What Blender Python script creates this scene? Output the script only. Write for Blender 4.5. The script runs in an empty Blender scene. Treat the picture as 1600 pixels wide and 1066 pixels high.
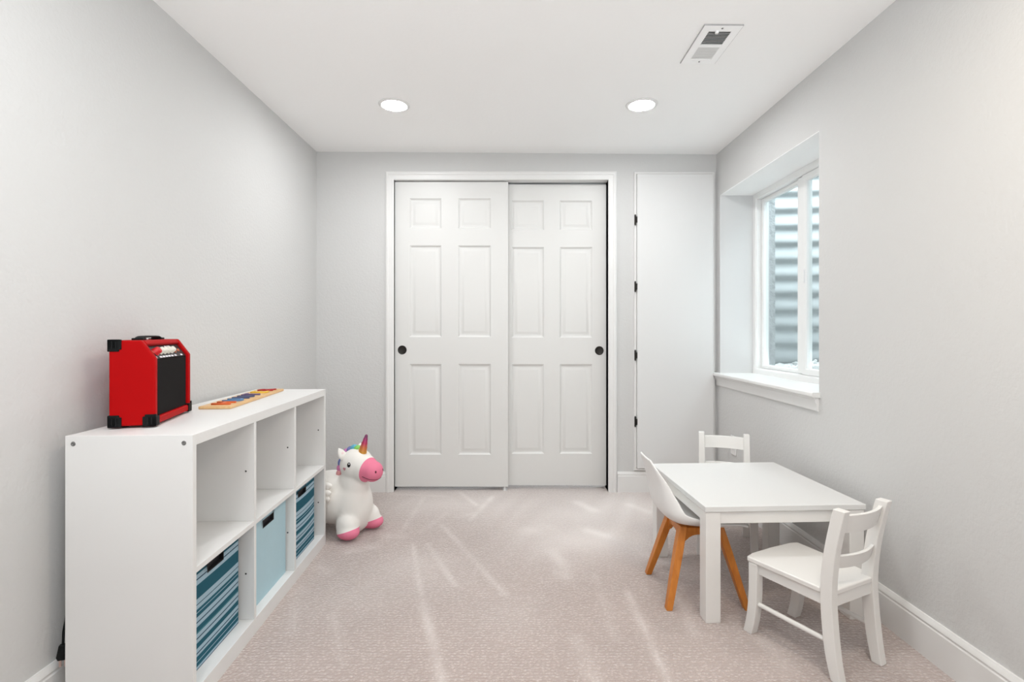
import bpy, bmesh, math, random
from mathutils import Vector, Matrix
from mathutils.bvhtree import BVHTree

random.seed(7)
C = bpy.context.scene.collection
SC = bpy.context.scene
PI = math.pi
R = math.radians

# ------------------------------------------------------------------ camera
CH = 1.066                      # camera height; focal length 800 px of 1600
cam_d = bpy.data.cameras.new('camera')
cam = bpy.data.objects.new('camera', cam_d)
C.objects.link(cam)
cam.location = (0, 0, CH)
cam.rotation_euler = (PI / 2, 0, 0)
cam_d.sensor_width = 36.0
cam_d.lens = 18.0
cam_d.shift_x = 2 / 1600
cam_d.shift_y = -15 / 1600
cam_d.clip_start = 0.02
SC.camera = cam

# ------------------------------------------------------------------ world, lights, exposure
world = bpy.data.worlds.new('world')
SC.world = world
world.use_nodes = True
wn = world.node_tree.nodes
wl = world.node_tree.links
bg = wn['Background']
# even overcast sky
bg.inputs[0].default_value = (0.86, 0.95, 1.0, 1)
bg.inputs[1].default_value = 9.8


def area_light(name, loc, size, power, col, rot=(0, 0, 0), shape='RECTANGLE', size_y=None):
    d = bpy.data.lights.new(name, 'AREA')
    d.shape = shape
    d.size = size
    if size_y:
        d.size_y = size_y
    d.energy = power
    d.color = col
    o = bpy.data.objects.new(name, d)
    C.objects.link(o)
    o.location = loc
    o.rotation_euler = rot
    return o


WARM = (0.97, 0.99, 1.0)
# added fill lights near the ceiling, out of view; the right one warm
for (x, y, p, c) in ((-0.62, 0.75, 9.0, WARM), (0.72, 0.80, 11.0, (1.0, 0.86, 0.69))):
    area_light('room_lamp', (x, y, 2.21), 0.30, p, c, shape='DISK')
# added upward fill behind the camera, brightening the ceiling like a bounced flash
area_light('bounce_flash', (0.05, -0.75, 1.25), 2.2, 48.0, (0.90, 0.965, 1.0), rot=(R(180 - 22), 0, 0), size_y=1.4)

# added soft fill at the near right, lifting shelf cubes and left wall
side_l = area_light('doorway_light', (1.25, -1.0, 0.95), 0.8, 9.0, (0.97, 0.985, 1.0), size_y=1.8)
side_l.rotation_euler = Vector((-1, 0.55, -0.05)).to_track_quat('-Z', 'Z').to_euler()

SC.view_settings.view_transform = 'Standard'
SC.view_settings.look = 'None'
SC.view_settings.gamma = 1.0
SC.view_settings.use_curve_mapping = False
SC.view_settings.exposure = 0.04
SC.cycles.use_denoising = True
SC.cycles.max_bounces = 12
SC.cycles.diffuse_bounces = 8
SC.cycles.transparent_max_bounces = 12


# ------------------------------------------------------------------ helpers
def tag(o, label=None, cat=None, group=None, kind=None):
    if label:
        o['label'] = label
    if cat:
        o['category'] = cat
    if group:
        o['group'] = group
    if kind:
        o['kind'] = kind
    return o


def thing(name, label, cat, loc=(0, 0, 0), rz=0.0, group=None, kind=None):
    o = bpy.data.objects.new(name, None)
    C.objects.link(o)
    o.empty_display_size = 0.05
    o.location = loc
    o.rotation_euler = (0, 0, rz)
    return tag(o, label, cat, group, kind)


def finish(name, bm, mat, parent=None, bev=0.0, segs=2, smooth=35, sub=0, loc=None):
    bmesh.ops.recalc_face_normals(bm, faces=bm.faces[:])
    me = bpy.data.meshes.new(name)
    bm.to_mesh(me)
    bm.free()
    mats = mat if isinstance(mat, (list, tuple)) else [mat]
    for m in mats:
        me.materials.append(m)
    o = bpy.data.objects.new(name, me)
    C.objects.link(o)
    if parent:
        o.parent = parent
    if loc:
        o.location = loc
    if smooth:
        for p in me.polygons:
            p.use_smooth = True
        me.set_sharp_from_angle(angle=R(smooth))
    if bev:
        b = o.modifiers.new('bevel', 'BEVEL')
        b.width = bev
        b.segments = segs
        b.limit_method = 'ANGLE'
        b.angle_limit = R(40)
        b.harden_normals = True
    if sub:
        s = o.modifiers.new('sub', 'SUBSURF')
        s.levels = sub
        s.render_levels = sub
    return o


def box(bm, x0, x1, y0, y1, z0, z1):
    vs = [bm.verts.new((x, y, z)) for x in (x0, x1) for y in (y0, y1) for z in (z0, z1)]
    for f in ((0, 1, 3, 2), (4, 6, 7, 5), (0, 4, 5, 1), (2, 3, 7, 6), (0, 2, 6, 4), (1, 5, 7, 3)):
        bm.faces.new([vs[i] for i in f])
    return vs


def obox(name, mat, x0, x1, y0, y1, z0, z1, parent=None, bev=0.0, segs=2):
    bm = bmesh.new()
    box(bm, x0, x1, y0, y1, z0, z1)
    return finish(name, bm, mat, parent, bev, segs)


def loft(bm, rings, cap=True, closed=False):
    vr = [[bm.verts.new(p) for p in r] for r in rings]
    n = len(vr[0])
    m = len(vr)
    for i in range(m if closed else m - 1):
        a, b = vr[i], vr[(i + 1) % m]
        for j in range(n):
            k = (j + 1) % n
            bm.faces.new((a[j], a[k], b[k], b[j]))
    if cap and not closed:
        bm.faces.new(vr[0])
        bm.faces.new(vr[-1])
    return vr


def prism(bm, prof, start, end, nvec):
    """profile of (offset along nvec, height) run from start to end"""
    s, e, n = Vector(start), Vector(end), Vector(nvec)
    loft(bm, [[s + n * a + Vector((0, 0, h)) for a, h in prof],
              [e + n * a + Vector((0, 0, h)) for a, h in prof]])


def tube(bm, pts, r, seg=10):
    pts = [Vector(p) for p in pts]
    rings = []
    up = Vector((0.13, 0.27, 0.95)).normalized()
    for i, p in enumerate(pts):
        t = (pts[min(i + 1, len(pts) - 1)] - pts[max(i - 1, 0)]).normalized()
        a = t.cross(up)
        if a.length < 1e-3:
            a = t.cross(Vector((1, 0, 0)))
        a.normalize()
        b = t.cross(a)
        rr = r[i] if isinstance(r, (list, tuple)) else r
        rings.append([p + a * (rr * math.cos(2 * PI * k / seg)) + b * (rr * math.sin(2 * PI * k / seg)) for k in range(seg)])
    loft(bm, rings)


def lathe(bm, prof, seg=24, M=Matrix()):
    """prof: (r, h) revolved about the z axis"""
    rings = []
    for r, h in prof:
        if r < 1e-6:
            rings.append([bm.verts.new(M @ Vector((0, 0, h)))])
        else:
            rings.append([bm.verts.new(M @ Vector((r * math.cos(2 * PI * k / seg), r * math.sin(2 * PI * k / seg), h))) for k in range(seg)])
    for a, b in zip(rings, rings[1:]):
        if len(a) == 1 and len(b) == 1:
            continue
        for k in range(seg):
            l = (k + 1) % seg
            if len(a) == 1:
                bm.faces.new((a[0], b[k], b[l]))
            elif len(b) == 1:
                bm.faces.new((a[k], a[l], b[0]))
            else:
                bm.faces.new((a[k], a[l], b[l], b[k]))


def ellipsoid(bm, c, r, M=None, seg=20, rings=12):
    mat = Matrix.Translation(c) @ (M.to_4x4() if M else Matrix()) @ Matrix.Diagonal((r[0], r[1], r[2], 1))
    bmesh.ops.create_uvsphere(bm, u_segments=seg, v_segments=rings, radius=1.0, matrix=mat)


def extrude_poly(bm, poly, fn, a, b):
    """polygon of 2D points; fn(p, t) gives a 3D point; solid between t=a and t=b"""
    loft(bm, [[fn(p, a) for p in poly], [fn(p, b) for p in poly]])


def frame_ring(bm, x0, x1, z0, z1, prof, pt, closed):
    """moulding round a rectangle; prof (u outward, v out of the wall); pt(x, v, z)"""
    cs = [(x0, z0), (x0, z1), (x1, z1), (x1, z0)]
    ds = [(-1, -1), (-1, 1), (1, 1), (1, -1)] if closed else [(-1, 0), (-1, 1), (1, 1), (1, 0)]
    loft(bm, [[pt(x + u * dx, v, z + u * dz) for u, v in prof] for (x, z), (dx, dz) in zip(cs, ds)], closed=closed)


# ------------------------------------------------------------------ materials
def srgb(r, g, b):
    def f(c):
        c /= 255.0
        return c / 12.92 if c <= 0.04045 else ((c + 0.055) / 1.055) ** 2.4
    return (f(r), f(g), f(b), 1.0)


def mat(name, col, rough=0.5, metal=0.0, spec=0.5, bump=None, coat=0.0, vary=0.0, vscale=3.0):
    """bump = (noise scale, strength, distance); vary = slight tonal mottling"""
    m = bpy.data.materials.new(name)
    m.use_nodes = True
    nt = m.node_tree
    b = nt.nodes['Principled BSDF']
    b.inputs['Base Color'].default_value = col
    b.inputs['Roughness'].default_value = rough
    b.inputs['Metallic'].default_value = metal
    b.inputs['Specular IOR Level'].default_value = spec
    b.inputs['Coat Weight'].default_value = coat
    tc = nt.nodes.new('ShaderNodeTexCoord')
    if vary:
        n = nt.nodes.new('ShaderNodeTexNoise')
        n.inputs['Scale'].default_value = vscale
        n.inputs['Detail'].default_value = 4
        nt.links.new(tc.outputs['Object'], n.inputs['Vector'])
        mx = nt.nodes.new('ShaderNodeMix')
        mx.data_type = 'RGBA'
        nt.links.new(n.outputs['Fac'], mx.inputs['Factor'])
        mx.inputs['A'].default_value = tuple(c * (1 - vary) for c in col[:3]) + (1,)
        mx.inputs['B'].default_value = tuple(min(1, c * (1 + vary)) for c in col[:3]) + (1,)
        nt.links.new(mx.outputs['Result'], b.inputs['Base Color'])
    if bump:
        n = nt.nodes.new('ShaderNodeTexNoise')
        n.inputs['Scale'].default_value = bump[0]
        n.inputs['Detail'].default_value = 3
        nt.links.new(tc.outputs['Object'], n.inputs['Vector'])
        bp = nt.nodes.new('ShaderNodeBump')
        bp.inputs['Strength'].default_value = bump[1]
        bp.inputs['Distance'].default_value = bump[2]
        nt.links.new(n.outputs['Fac'], bp.inputs['Height'])
        nt.links.new(bp.outputs['Normal'], b.inputs['Normal'])
    return m


M = {}
M['wall'] = mat('wall_paint', (0.615, 0.615, 0.610, 1), 0.75, bump=(75, 0.35, 0.004), spec=0.25)
M['ceil'] = mat('ceiling_paint', (0.94, 0.94, 0.935, 1), 0.85, bump=(60, 0.2, 0.003), spec=0.2)
M['trim'] = mat('trim_paint', (0.765, 0.763, 0.755, 1), 0.38, spec=0.4)
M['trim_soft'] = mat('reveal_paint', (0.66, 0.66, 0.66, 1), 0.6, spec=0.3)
M['door'] = mat('door_paint', (0.715, 0.715, 0.702, 1), 0.42, spec=0.4, bump=(140, 0.05, 0.001))
M['panel'] = mat('access_panel_paint', (0.715, 0.715, 0.712, 1), 0.35, spec=0.4)
M['shelf'] = mat('white_laminate', (0.765, 0.763, 0.756, 1), 0.42, spec=0.4, vary=0.012, vscale=6)
M['chair'] = mat('white_lacquered_wood', (0.77, 0.757, 0.735, 1), 0.36, spec=0.45, vary=0.015, vscale=9)
M['tabletop'] = mat('white_table_lacquer', (0.715, 0.715, 0.708, 1), 0.25, spec=0.5, bump=(12, 0.02, 0.002))
M['shell'] = mat('white_plastic', (0.80, 0.80, 0.79, 1), 0.35, spec=0.5)
M['vinyl'] = mat('window_vinyl', (0.84, 0.845, 0.84, 1), 0.35)
M['black_metal'] = mat('oiled_bronze', (0.028, 0.025, 0.022, 1), 0.38, 0.6)
M['black'] = mat('black_rubber', (0.005, 0.006, 0.0065, 1), 0.6, spec=0.2, bump=(90, 0.2, 0.001))
M['grille'] = mat('speaker_cloth', (0.013, 0.012, 0.012, 1), 0.9, spec=0.1, bump=(700, 0.6, 0.001))
M['dark_panel'] = mat('control_panel', (0.02, 0.017, 0.017, 1), 0.4, spec=0.3)
M['red'] = mat('red_vinyl_wrap', (0.40, 0.002, 0.003, 1), 0.5, spec=0.08, bump=(420, 0.25, 0.0006))
M['knob_red'] = mat('red_knob', srgb(200, 10, 24), 0.3)
M['knob_white'] = mat('ivory_knob', srgb(222, 220, 208), 0.35)
M['copper'] = mat('copper_jack', srgb(190, 112, 80), 0.3, 0.8)
M['white_mark'] = mat('white_print', srgb(232, 230, 236), 0.5)
M['steel'] = mat('dull_screw_steel', (0.20, 0.20, 0.197, 1), 0.45, 0.5)
M['hole'] = mat('dark_drill_hole', (0.05, 0.05, 0.05, 1), 0.8)
M['track'] = mat('aluminium_track', (0.55, 0.55, 0.56, 1), 0.35, 0.5)
M['dark_gap'] = mat('closet_paint', (0.25, 0.25, 0.245, 1), 0.9)  # darkened colour stands in for the shade inside the closet
M['binplain'] = mat('pale_blue_fabric', srgb(178, 206, 216), 0.9, bump=(500, 0.4, 0.0008), spec=0.1, vary=0.03, vscale=20)
M['slot'] = mat('black_handle_plastic', (0.008, 0.008, 0.010, 1), 0.6)
M['concrete'] = mat('concrete', (0.42, 0.43, 0.44, 1), 0.9, bump=(40, 0.8, 0.01), vary=0.3, vscale=25)
M['gravel'] = mat('pale_gravel', (0.80, 0.80, 0.80, 1), 0.9, vary=0.3, vscale=18)
M['well'] = mat('galvanised_steel', (0.42, 0.44, 0.445, 1), 0.5, 0.15, vary=0.06, vscale=4)
M['plush'] = mat('white_velour', (0.84, 0.82, 0.785, 1), 0.8, spec=0.2, bump=(320, 0.15, 0.0006))
M['pink'] = mat('pink_velour', srgb(232, 128, 156), 0.65, spec=0.25, bump=(320, 0.15, 0.0006))
M['pink_pale'] = mat('pale_pink_velour', srgb(236, 214, 214), 0.75, spec=0.2)
M['eye'] = mat('black_eye', (0.01, 0.01, 0.01, 1), 0.15)
M['mouth'] = mat('dark_stitch', srgb(92, 24, 44), 0.7)
M['heart'] = mat('rose_print', srgb(196, 132, 140), 0.7)
M['brass'] = mat('plug_prong', (0.55, 0.42, 0.38, 1), 0.3, 0.7)
M['vent_dark'] = mat('duct_shadow_paint', (0.10, 0.10, 0.105, 1), 0.9)
M['slat_grey'] = mat('vent_slat', (0.80, 0.80, 0.79, 1), 0.5)
M['vent_white'] = mat('vent_enamel', (0.95, 0.95, 0.95, 1), 0.4)
M['rim_grey'] = mat('vent_rim_gasket', (0.42, 0.42, 0.42, 1), 0.7)  # grey painted in for the shadow line round the vent edge


def wood(name, c1, c2, scale=(3, 26, 26), rough=0.4):
    m = mat(name, c1, rough, spec=0.45)
    nt = m.node_tree
    b = nt.nodes['Principled BSDF']
    tc = nt.nodes.new('ShaderNodeTexCoord')
    mp = nt.nodes.new('ShaderNodeMapping')
    mp.inputs['Scale'].default_value = scale
    n = nt.nodes.new('ShaderNodeTexNoise')
    n.inputs['Scale'].default_value = 3.0
    n.inputs['Detail'].default_value = 6
    n.inputs['Distortion'].default_value = 0.6
    cr = nt.nodes.new('ShaderNodeValToRGB')
    cr.color_ramp.elements[0].position = 0.3
    cr.color_ramp.elements[0].color = c1
    cr.color_ramp.elements[1].position = 0.75
    cr.color_ramp.elements[1].color = c2
    nt.links.new(tc.outputs['Object'], mp.inputs['Vector'])
    nt.links.new(mp.outputs['Vector'], n.inputs['Vector'])
    nt.links.new(n.outputs['Fac'], cr.inputs['Fac'])
    nt.links.new(cr.outputs['Color'], b.inputs['Base Color'])
    return m


M['beech'] = wood('orange_beech', srgb(186, 108, 34), srgb(208, 132, 52), (26, 26, 3))
M['pine'] = wood('pale_pine', srgb(214, 172, 118), srgb(226, 190, 140), (26, 3, 26))


def lens_mat():
    m = bpy.data.materials.new('lamp_lens')
    m.use_nodes = True
    nt = m.node_tree
    nt.nodes.remove(nt.nodes['Principled BSDF'])
    e = nt.nodes.new('ShaderNodeEmission')
    e.inputs['Color'].default_value = (0.985, 0.995, 1.0, 1)
    e.inputs['Strength'].default_value = 195.0
    nt.links.new(e.outputs[0], nt.nodes['Material Output'].inputs['Surface'])
    return m


M['lens'] = lens_mat()


def glass_mat():
    m = bpy.data.materials.new('window_glass')
    m.use_nodes = True
    nt = m.node_tree
    nt.nodes.remove(nt.nodes['Principled BSDF'])
    t = nt.nodes.new('ShaderNodeBsdfTransparent')
    t.inputs['Color'].default_value = (0.94, 0.965, 0.96, 1)
    g = nt.nodes.new('ShaderNodeBsdfGlossy')
    g.inputs['Roughness'].default_value = 0.02
    lw = nt.nodes.new('ShaderNodeLayerWeight')
    lw.inputs['Blend'].default_value = 0.5
    pw = nt.nodes.new('ShaderNodeMath')
    pw.operation = 'POWER'
    pw.inputs[1].default_value = 5.0
    nt.links.new(lw.outputs['Facing'], pw.inputs[0])
    fr = nt.nodes.new('ShaderNodeMath')
    fr.operation = 'MULTIPLY_ADD'
    fr.inputs[1].default_value = 0.5
    fr.inputs[2].default_value = 0.02
    nt.links.new(pw.outputs[0], fr.inputs[0])
    mx = nt.nodes.new('ShaderNodeMixShader')
    nt.links.new(fr.outputs[0], mx.inputs[0])
    nt.links.new(t.outputs[0], mx.inputs[1])
    nt.links.new(g.outputs[0], mx.inputs[2])
    nt.links.new(mx.outputs[0], nt.nodes['Material Output'].inputs['Surface'])
    return m


M['glass'] = glass_mat()


def stripe_mat(name, z0, z1):
    """woven horizontal stripes; z0..z1 is the height of the bin front"""
    m = mat(name, (0.4, 0.5, 0.55, 1), 0.9, spec=0.1, bump=(450, 0.4, 0.0008))
    nt = m.node_tree
    b = nt.nodes['Principled BSDF']
    tc = nt.nodes.new('ShaderNodeTexCoord')
    sp = nt.nodes.new('ShaderNodeSeparateXYZ')
    mr = nt.nodes.new('ShaderNodeMapRange')
    mr.inputs['From Min'].default_value = z1
    mr.inputs['From Max'].default_value = z0
    cr = nt.nodes.new('ShaderNodeValToRGB')
    cr.color_ramp.interpolation = 'CONSTANT'
    D, Lt, K, T = srgb(44, 92, 108), srgb(158, 184, 198), srgb(52, 72, 92), srgb(70, 122, 134)
    seq = [(0, Lt), (.028, D), (.072, Lt), (.082, D), (.125, Lt), (.163, K), (.172, Lt), (.222, D), (.345, Lt), (.392, K),
           (.402, Lt), (.438, D), (.468, Lt), (.476, D), (.508, Lt), (.552, K), (.566, Lt), (.60, D), (.645, T), (.662, Lt),
           (.700, K), (.712, Lt), (.75, D), (.80, Lt), (.838, K), (.85, Lt), (.875, D), (.918, Lt), (.926, D), (.965, Lt), (.99, K)]
    els = cr.color_ramp.elements
    els[0].position, els[0].color = seq[0]
    els[1].position, els[1].color = seq[1]
    for p, c in seq[2:]:
        e = els.new(p)
        e.color = c
    nt.links.new(tc.outputs['Object'], sp.inputs[0])
    nt.links.new(sp.outputs['Z'], mr.inputs['Value'])
    nt.links.new(mr.outputs[0], cr.inputs['Fac'])
    nt.links.new(cr.outputs['Color'], b.inputs['Base Color'])
    return m


def carpet_mat():
    m = mat('loop_carpet', (0.5, 0.42, 0.38, 1), 0.95, spec=0.05)
    nt = m.node_tree
    N = nt.nodes
    L = nt.links
    b = N['Principled BSDF']
    b.inputs['Sheen Weight'].default_value = 0.9
    b.inputs['Sheen Roughness'].default_value = 0.45
    tc = N.new('ShaderNodeTexCoord')
    # rows of loops, wobbling a little
    mp = N.new('ShaderNodeMapping')
    mp.inputs['Scale'].default_value = (1, 1, 1)
    n1 = N.new('ShaderNodeTexNoise')
    n1.inputs['Scale'].default_value = 22
    n1.inputs['Detail'].default_value = 2
    L.new(tc.outputs['Object'], n1.inputs['Vector'])
    add = N.new('ShaderNodeMixRGB')
    add.blend_type = 'LINEAR_LIGHT'
    add.inputs['Fac'].default_value = 0.006
    L.new(tc.outputs['Object'], add.inputs['Color1'])
    L.new(n1.outputs['Color'], add.inputs['Color2'])
    w = N.new('ShaderNodeTexWave')
    w.wave_type = 'BANDS'
    w.bands_direction = 'Y'
    w.inputs['Scale'].default_value = 22
    w.inputs['Distortion'].default_value = 0.0
    L.new(add.outputs[0], w.inputs['Vector'])
    mp2 = N.new('ShaderNodeMapping')
    mp2.inputs['Scale'].default_value = (0.8, 1.0, 1.0)
    L.new(add.outputs[0], mp2.inputs['Vector'])
    v = N.new('ShaderNodeTexVoronoi')
    v.inputs['Scale'].default_value = 105
    L.new(mp2.outputs[0], v.inputs['Vector'])
    n2 = N.new('ShaderNodeTexNoise')
    n2.inputs['Scale'].default_value = 260
    n2.inputs['Detail'].default_value = 3
    L.new(tc.outputs['Object'], n2.inputs['Vector'])
    # height = wave * .5 - voronoi
    h1 = N.new('ShaderNodeMath')
    h1.operation = 'MULTIPLY'
    h1.inputs[1].default_value = 0.22
    L.new(w.outputs['Fac'], h1.inputs[0])
    h2 = N.new('ShaderNodeMath')
    h2.operation = 'SUBTRACT'
    L.new(h1.outputs[0], h2.inputs[0])
    L.new(v.outputs['Distance'], h2.inputs[1])
    h3 = N.new('ShaderNodeMath')
    h3.operation = 'ADD'
    L.new(h2.outputs[0], h3.inputs[0])
    L.new(n2.outputs['Fac'], h3.inputs[1])
    bp = N.new('ShaderNodeBump')
    bp.inputs['Strength'].default_value = 0.75
    bp.inputs['Distance'].default_value = 0.004
    L.new(h3.outputs[0], bp.inputs['Height'])
    L.new(bp.outputs['Normal'], b.inputs['Normal'])
    # colour: loop tone, broad mottling, brushed pile marks and painted far brightness (vertex attribute)
    cr = N.new('ShaderNodeValToRGB')
    cr.color_ramp.elements[0].position = 0.15
    cr.color_ramp.elements[0].color = (0.43, 0.345, 0.315, 1)
    cr.color_ramp.elements[1].position = 0.95
    cr.color_ramp.elements[1].color = (0.79, 0.69, 0.645, 1)
    L.new(h3.outputs[0], cr.inputs['Fac'])
    n3 = N.new('ShaderNodeTexNoise')
    n3.inputs['Scale'].default_value = 2.2
    n3.inputs['Detail'].default_value = 5
    n3.inputs['Roughness'].default_value = 0.65
    L.new(tc.outputs['Object'], n3.inputs['Vector'])
    mr = N.new('ShaderNodeMapRange')
    mr.inputs['From Min'].default_value = 0.3
    mr.inputs['From Max'].default_value = 0.7
    mr.inputs['To Min'].default_value = 0.92
    mr.inputs['To Max'].default_value = 1.06
    L.new(n3.outputs['Fac'], mr.inputs['Value'])
    mul = N.new('ShaderNodeMixRGB')
    mul.blend_type = 'MULTIPLY'
    mul.inputs['Fac'].default_value = 1.0
    L.new(cr.outputs[0], mul.inputs['Color1'])
    L.new(mr.outputs[0], mul.inputs['Color2'])
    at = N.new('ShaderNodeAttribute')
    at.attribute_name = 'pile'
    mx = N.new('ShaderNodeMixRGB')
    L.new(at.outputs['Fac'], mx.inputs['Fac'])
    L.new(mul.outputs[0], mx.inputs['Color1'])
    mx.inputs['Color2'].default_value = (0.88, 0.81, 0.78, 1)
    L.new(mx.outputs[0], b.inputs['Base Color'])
    return m


M['carpet'] = carpet_mat()

# ------------------------------------------------------------------ room shell
XL, XR, YB, YF = -1.2915, 1.368, 3.404, -4.4


def ceil_z(x):
    return CH + 1.1957 - 0.00718 * (x - XL)


# floor: carpet as a fine grid with brushed pile marks and lightened far patches
def seg_dist(px, py, a, b):
    ax, ay, bx, by = *a, *b
    dx, dy = bx - ax, by - ay
    t = max(0, min(1, ((px - ax) * dx + (py - ay) * dy) / (dx * dx + dy * dy)))
    return math.hypot(px - ax - t * dx, py - ay - t * dy), t


def fl(x, y):
    Y = CH * 800 / (y - 518)
    return ((x - 798) * Y / 800, Y)


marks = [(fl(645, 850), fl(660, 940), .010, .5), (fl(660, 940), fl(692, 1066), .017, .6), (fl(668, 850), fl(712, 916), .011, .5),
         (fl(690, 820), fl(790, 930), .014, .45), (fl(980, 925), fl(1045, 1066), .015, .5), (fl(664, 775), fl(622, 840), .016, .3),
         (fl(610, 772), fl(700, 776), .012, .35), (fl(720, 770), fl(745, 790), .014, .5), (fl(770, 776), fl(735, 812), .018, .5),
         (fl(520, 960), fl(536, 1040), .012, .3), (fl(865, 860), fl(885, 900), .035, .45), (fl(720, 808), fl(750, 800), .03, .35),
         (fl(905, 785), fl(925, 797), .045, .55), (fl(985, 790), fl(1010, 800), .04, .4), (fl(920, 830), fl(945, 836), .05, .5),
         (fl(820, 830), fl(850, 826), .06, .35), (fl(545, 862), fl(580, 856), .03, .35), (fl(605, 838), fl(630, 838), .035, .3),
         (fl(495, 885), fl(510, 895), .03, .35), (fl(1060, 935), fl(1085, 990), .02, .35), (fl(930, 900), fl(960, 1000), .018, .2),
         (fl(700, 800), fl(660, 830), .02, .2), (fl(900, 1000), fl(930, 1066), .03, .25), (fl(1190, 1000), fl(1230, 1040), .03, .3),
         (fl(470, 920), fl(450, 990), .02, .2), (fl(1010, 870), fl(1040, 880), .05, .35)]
brushed_lit = [(fl(900, 800), .42, .55), (fl(1000, 790), .30, .5), (fl(760, 785), .30, .45), (fl(660, 785), .25, .35), (fl(860, 850), .25, .3), (fl(950, 845), .22, .35),  # broad pale nap patches, also painting in the brighter lit far carpet
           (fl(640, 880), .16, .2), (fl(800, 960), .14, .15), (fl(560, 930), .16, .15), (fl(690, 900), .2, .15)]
bm = bmesh.new()
xs = [XL + (XR - XL) * i / 180 for i in range(181)]
ys = [YF + (1.2 - YF) * i / 20 for i in range(20)] + [1.2 + (4.15 - 1.2) * i / 200 for i in range(201)]
grid = [[bm.verts.new((x, y, 0)) for x in xs] for y in ys]
for j in range(len(ys) - 1):
    for i in range(len(xs) - 1):
        bm.faces.new((grid[j][i], grid[j][i + 1], grid[j + 1][i + 1], grid[j + 1][i]))
floor = finish('floor', bm, M['carpet'], smooth=0)
tag(floor, 'pinkish beige loop carpet with pale vacuum marks', 'floor', kind='structure')
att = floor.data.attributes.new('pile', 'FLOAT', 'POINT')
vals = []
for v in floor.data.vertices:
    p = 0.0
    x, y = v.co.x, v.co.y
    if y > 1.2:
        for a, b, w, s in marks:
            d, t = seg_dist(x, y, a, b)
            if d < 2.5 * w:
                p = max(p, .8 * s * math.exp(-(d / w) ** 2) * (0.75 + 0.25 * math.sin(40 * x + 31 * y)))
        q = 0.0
        for c, w, s in brushed_lit:
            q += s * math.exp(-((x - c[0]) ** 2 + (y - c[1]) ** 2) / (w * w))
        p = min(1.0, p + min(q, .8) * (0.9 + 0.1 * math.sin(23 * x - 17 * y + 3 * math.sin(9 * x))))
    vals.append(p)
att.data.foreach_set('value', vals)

bm = bmesh.new()
box(bm, XL - .15, XL, YF, 4.2, -.05, 2.5)
tag(finish('wall_left', bm, M['wall'], smooth=0), 'light grey textured wall behind the low white cube shelf', 'wall', kind='structure')

OX0, OX1, OZ = -0.775, 0.6475, 2.10        # closet opening
bm = bmesh.new()
box(bm, XL - .1, OX0, YB, YB + .12, -.05, 2.5)
box(bm, OX1, XR + .35, YB, YB + .12, -.05, 2.5)
box(bm, OX0, OX1, YB, YB + .12, OZ, 2.5)
tag(finish('wall_back', bm, M['wall'], smooth=0), 'light grey end wall around the sliding closet doors', 'wall', kind='structure')
bm = bmesh.new()
box(bm, XL - .1, XR + .35, 4.12, 4.2, -.05, 2.5)
tag(finish('wall_closet', bm, M['dark_gap'], smooth=0), 'unlit rear wall inside the closet', 'wall', kind='structure')
bm = bmesh.new()
box(bm, XL - .1, XR + .35, YF - .1, YF, -.05, 2.5)
tag(finish('wall_front', bm, M['wall'], smooth=0), 'light grey wall at the near end of the room', 'wall', kind='structure')

WY0, WY1, WZ0, WZ1 = 2.2705, 3.347, 0.795, 1.957   # window recess
XO = 1.69
bm = bmesh.new()
box(bm, XR, XO, YF, WY0, -.05, 2.5)
box(bm, XR, XO, WY1, YB, -.05, 2.5)
box(bm, XR, XO, WY0, WY1, -.05, WZ0 - .022)
box(bm, XR, XO, WY0, WY1, WZ1, 2.5)
tag(finish('wall_right', bm, M['wall'], smooth=0), 'light grey textured wall with the deep window recess', 'wall', kind='structure')

bm = bmesh.new()
for y0, y1 in ((YF, 4.2),):
    a, b = XL - .15, XO
    vs = [bm.verts.new(p) for p in ((a, y0, ceil_z(a)), (b, y0, ceil_z(b)), (b, y1, ceil_z(b)), (a, y1, ceil_z(a)),
                                    (a, y0, 2.6), (b, y0, 2.6), (b, y1, 2.6), (a, y1, 2.6))]
    for f in ((0, 1, 2, 3), (4, 5, 6, 7), (0, 1, 5, 4), (1, 2, 6, 5), (2, 3, 7, 6), (3, 0, 4, 7)):
        bm.faces.new([vs[i] for i in f])
tag(finish('ceiling', bm, M['ceil'], smooth=0), 'flat white ceiling with two recessed lamps', 'ceiling', kind='structure')

# white plaster lining of the window recess
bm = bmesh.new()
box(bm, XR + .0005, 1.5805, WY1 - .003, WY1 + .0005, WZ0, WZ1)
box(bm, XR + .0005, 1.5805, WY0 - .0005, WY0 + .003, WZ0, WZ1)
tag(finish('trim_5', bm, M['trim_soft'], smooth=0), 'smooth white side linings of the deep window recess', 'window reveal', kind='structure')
bm = bmesh.new()
box(bm, XR + .0005, 1.5805, WY0 + .003, WY1 - .003, WZ1 - .003, WZ1 + .0005)
tag(finish('trim_6', bm, M['ceil'], smooth=0), 'smooth white soffit lining at the top of the window recess', 'window reveal', kind='structure')

# baseboards
BP = [(0, 0), (.014, 0), (.014, .106), (.0115, .110), (.0115, .114), (.0135, .117), (.012, .124), (.008, .130), (.006, .135), (0, .135)]


def baseboard(name, label, s, e, n):
    bm = bmesh.new()
    prism(bm, BP, s, e, n)
    tag(finish(name, bm, M['trim'], smooth=25), label, 'baseboard', kind='structure')


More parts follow.
